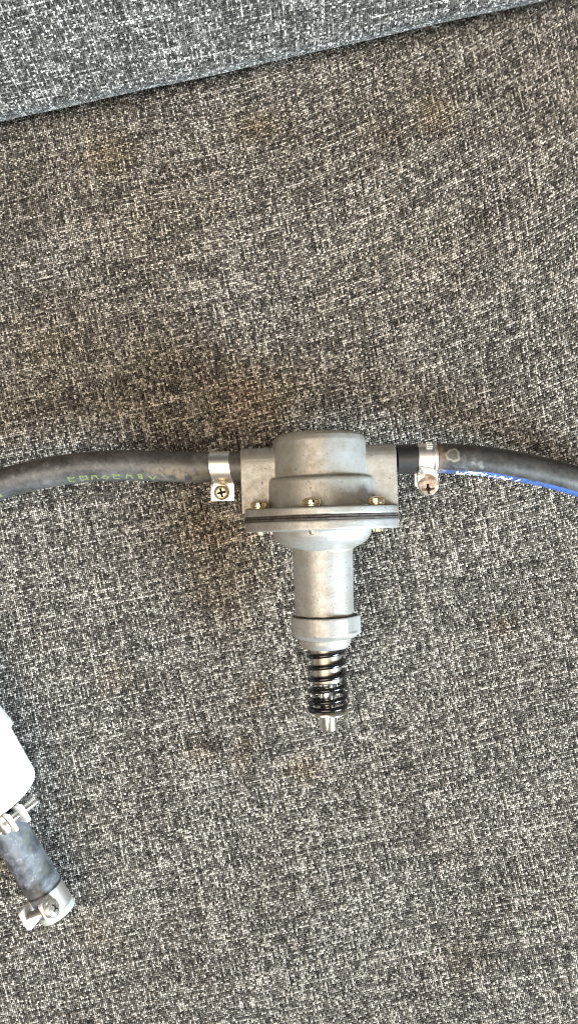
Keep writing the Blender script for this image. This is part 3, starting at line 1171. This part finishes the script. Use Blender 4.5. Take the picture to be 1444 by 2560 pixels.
def paint_short(s, ph, Vt):
    n1 = nz2(s, ph, RF, 0.20, 40.0)
    n2 = nz2(s, ph, RF, 0.42, 63.0)
    dust = np.clip(0.62 + 0.7 * n1 + 0.35 * n2, 0.05, 1.5)
    c = np.array([0.040, 0.044, 0.052]) + dust[..., None] * np.array([0.105, 0.118, 0.145])
    # pale veins where water dried
    vein = np.exp(-(n2 / 0.045) ** 2) * np.clip(0.5 + n1 * 2, 0, 1)
    c = c + vein[..., None] * np.array([0.14, 0.15, 0.17])
    olive = np.clip(np.cos(wrap(ph - R(-62))), 0, 1)[None] ** 2 * np.clip(0.5 + 0.8 * n2, 0, 1)
    c = c * (1 - 0.6 * olive[..., None]) + 0.6 * olive[..., None] * np.array([0.115, 0.115, 0.075])
    dk = np.exp(-((s - s[-1] + 14.5) / 2.2) ** 2)[:, None] * np.clip(0.6 - n1, 0, 1) * np.clip(np.cos(wrap(ph - R(-30))), 0, 1)[None]
    c = c * (1 - 0.75 * dk[..., None])
    gap_shade = np.exp(-((s - (157 + 62) * KF) / 0.5) ** 2)[:, None, None]  # dark line painted in for the shaded gap at the clamp band's edge
    c = c * (1 - 0.93 * gap_shade)
    mk = ring_marks(s, ph, RF, [(25, 14, .8, .8), (19, 3, 1.2, .4), (15, 20, .9, .4)])
    c = c + mk[..., None] * np.array([0.14, 0.15, 0.18])
    end = np.clip((s - (s[-1] - 2.6)) / 0.6, 0, 1)[:, None, None]
    c = c * (1 - end) + end * np.array([0.42, 0.47, 0.44])
    return c


hf, CF, SF = hose("rubber_hose", F_PTS, RF, "short thick grey hose stub fitted to the white filter", paint_short, step=0.3)


def ear_clamp(axial, alpha, gap0, gap1, head_t, tip_t, wid, label, mats, splay0=0.0, head_r=25, plate_h=8.2):
    """band with two standing ears and a bolt through them; alpha leans the ears to the picture's right"""
    c = A0 + dF * axial * KF
    rho = zF * math.cos(R(alpha)) + nF * math.sin(R(alpha))
    tau = nF * math.cos(R(alpha)) - zF * math.sin(R(alpha))
    e = empty("hose_clamp", world_matrix(c, dF, tau, rho), label, "clamp", "hose clamps")
    r0 = RF + 0.06
    b0 = math.degrees(math.asin(min(0.95, gap1 / r0)))
    b1 = math.degrees(math.asin(min(0.95, -gap0 / r0)))
    bm = bmesh.new()
    band_strip(bm, arc_path(r0, 90 - b0, -270 + b1, 72), -wid / 2, wid / 2, 0.5)
    obj("band", bm_mesh("band", bm, mats[0]), e)
    ze = math.sqrt(max(0.1, r0 * r0 - 0)) * 0.80
    for g, sg, th in ((gap0, -1, 1.1), (gap1, 1, 1.5)):
        bm = bmesh.new()
        zz = math.sqrt(max(0.5, r0 * r0 - g * g))
        y0, y1 = (g - th, g) if sg < 0 else (g, g + th)
        hw = wid / 2 + 0.1
        pl = [(-hw, zz - .6), (hw, zz - .6), (hw, zz + plate_h - .6), (hw - .6, zz + plate_h), (-hw + .6, zz + plate_h), (-hw, zz + plate_h - .6)]
        sp = math.tan(R(splay0)) if sg < 0 else 0.0
        A = [bm.verts.new((u, y0 - sp * max(0, v - zz), v)) for u, v in pl]
        B = [bm.verts.new((u, y1 - sp * max(0, v - zz), v)) for u, v in pl]
        for k in range(6): bm.faces.new((A[k], A[(k + 1) % 6], B[(k + 1) % 6], B[k]))
        bm.faces.new(list(reversed(A))); bm.faces.new(B)
        bmesh.ops.bevel(bm, geom=list(bm.edges), offset=0.12, segments=2, affect='EDGES', profile=0.5)
        obj("ear", bm_mesh("ear", bm, mats[1]), e)
    zb = r0 + plate_h * 0.30
    bm = bmesh.new()
    sgn = -1 if head_t < 0 else 1
    Mh = Matrix.Translation((0, head_t, zb)) @ Matrix.Rotation(R(90) if sgn < 0 else R(-90), 4, 'X') @ Matrix.Rotation(R(25), 4, 'Z')
    head_bm(bm, head_r * KF * .92, 2.8, 'cross', Mh, 44)
    Mt = Matrix.Translation((0, 0, zb)) @ Matrix.Rotation(R(-90), 4, 'X')
    lo, hi = min(head_t, tip_t), max(head_t, tip_t)
    nb = len(bm.faces)
    thread_bm(bm, 1.55, lo, hi, Mt)
    bm.faces.ensure_lookup_table()
    for f in bm.faces[nb:]: f.material_index = 2
    obj("clamp_screw", bm_mesh("clamp_screw", bm, [mats[2], M_GRIME, M_THREAD]), e)
    return e


ear_clamp(-52, 41, -6 * KF, 19 * KF, -16 * KF, 74 * KF, 43 * KF, "steel eared clamp squeezed beside the white filter, bolt pointing out", (M_EAR, M_PLATE, M_EAR))
ear_clamp(187, -13, -27 * KF, 20 * KF, 30 * KF, -40 * KF, 52 * KF, "steel eared clamp round the free end of the short grey hose", (M_BAND, M_PLATE, M_EAR), splay0=14, plate_h=4.8)
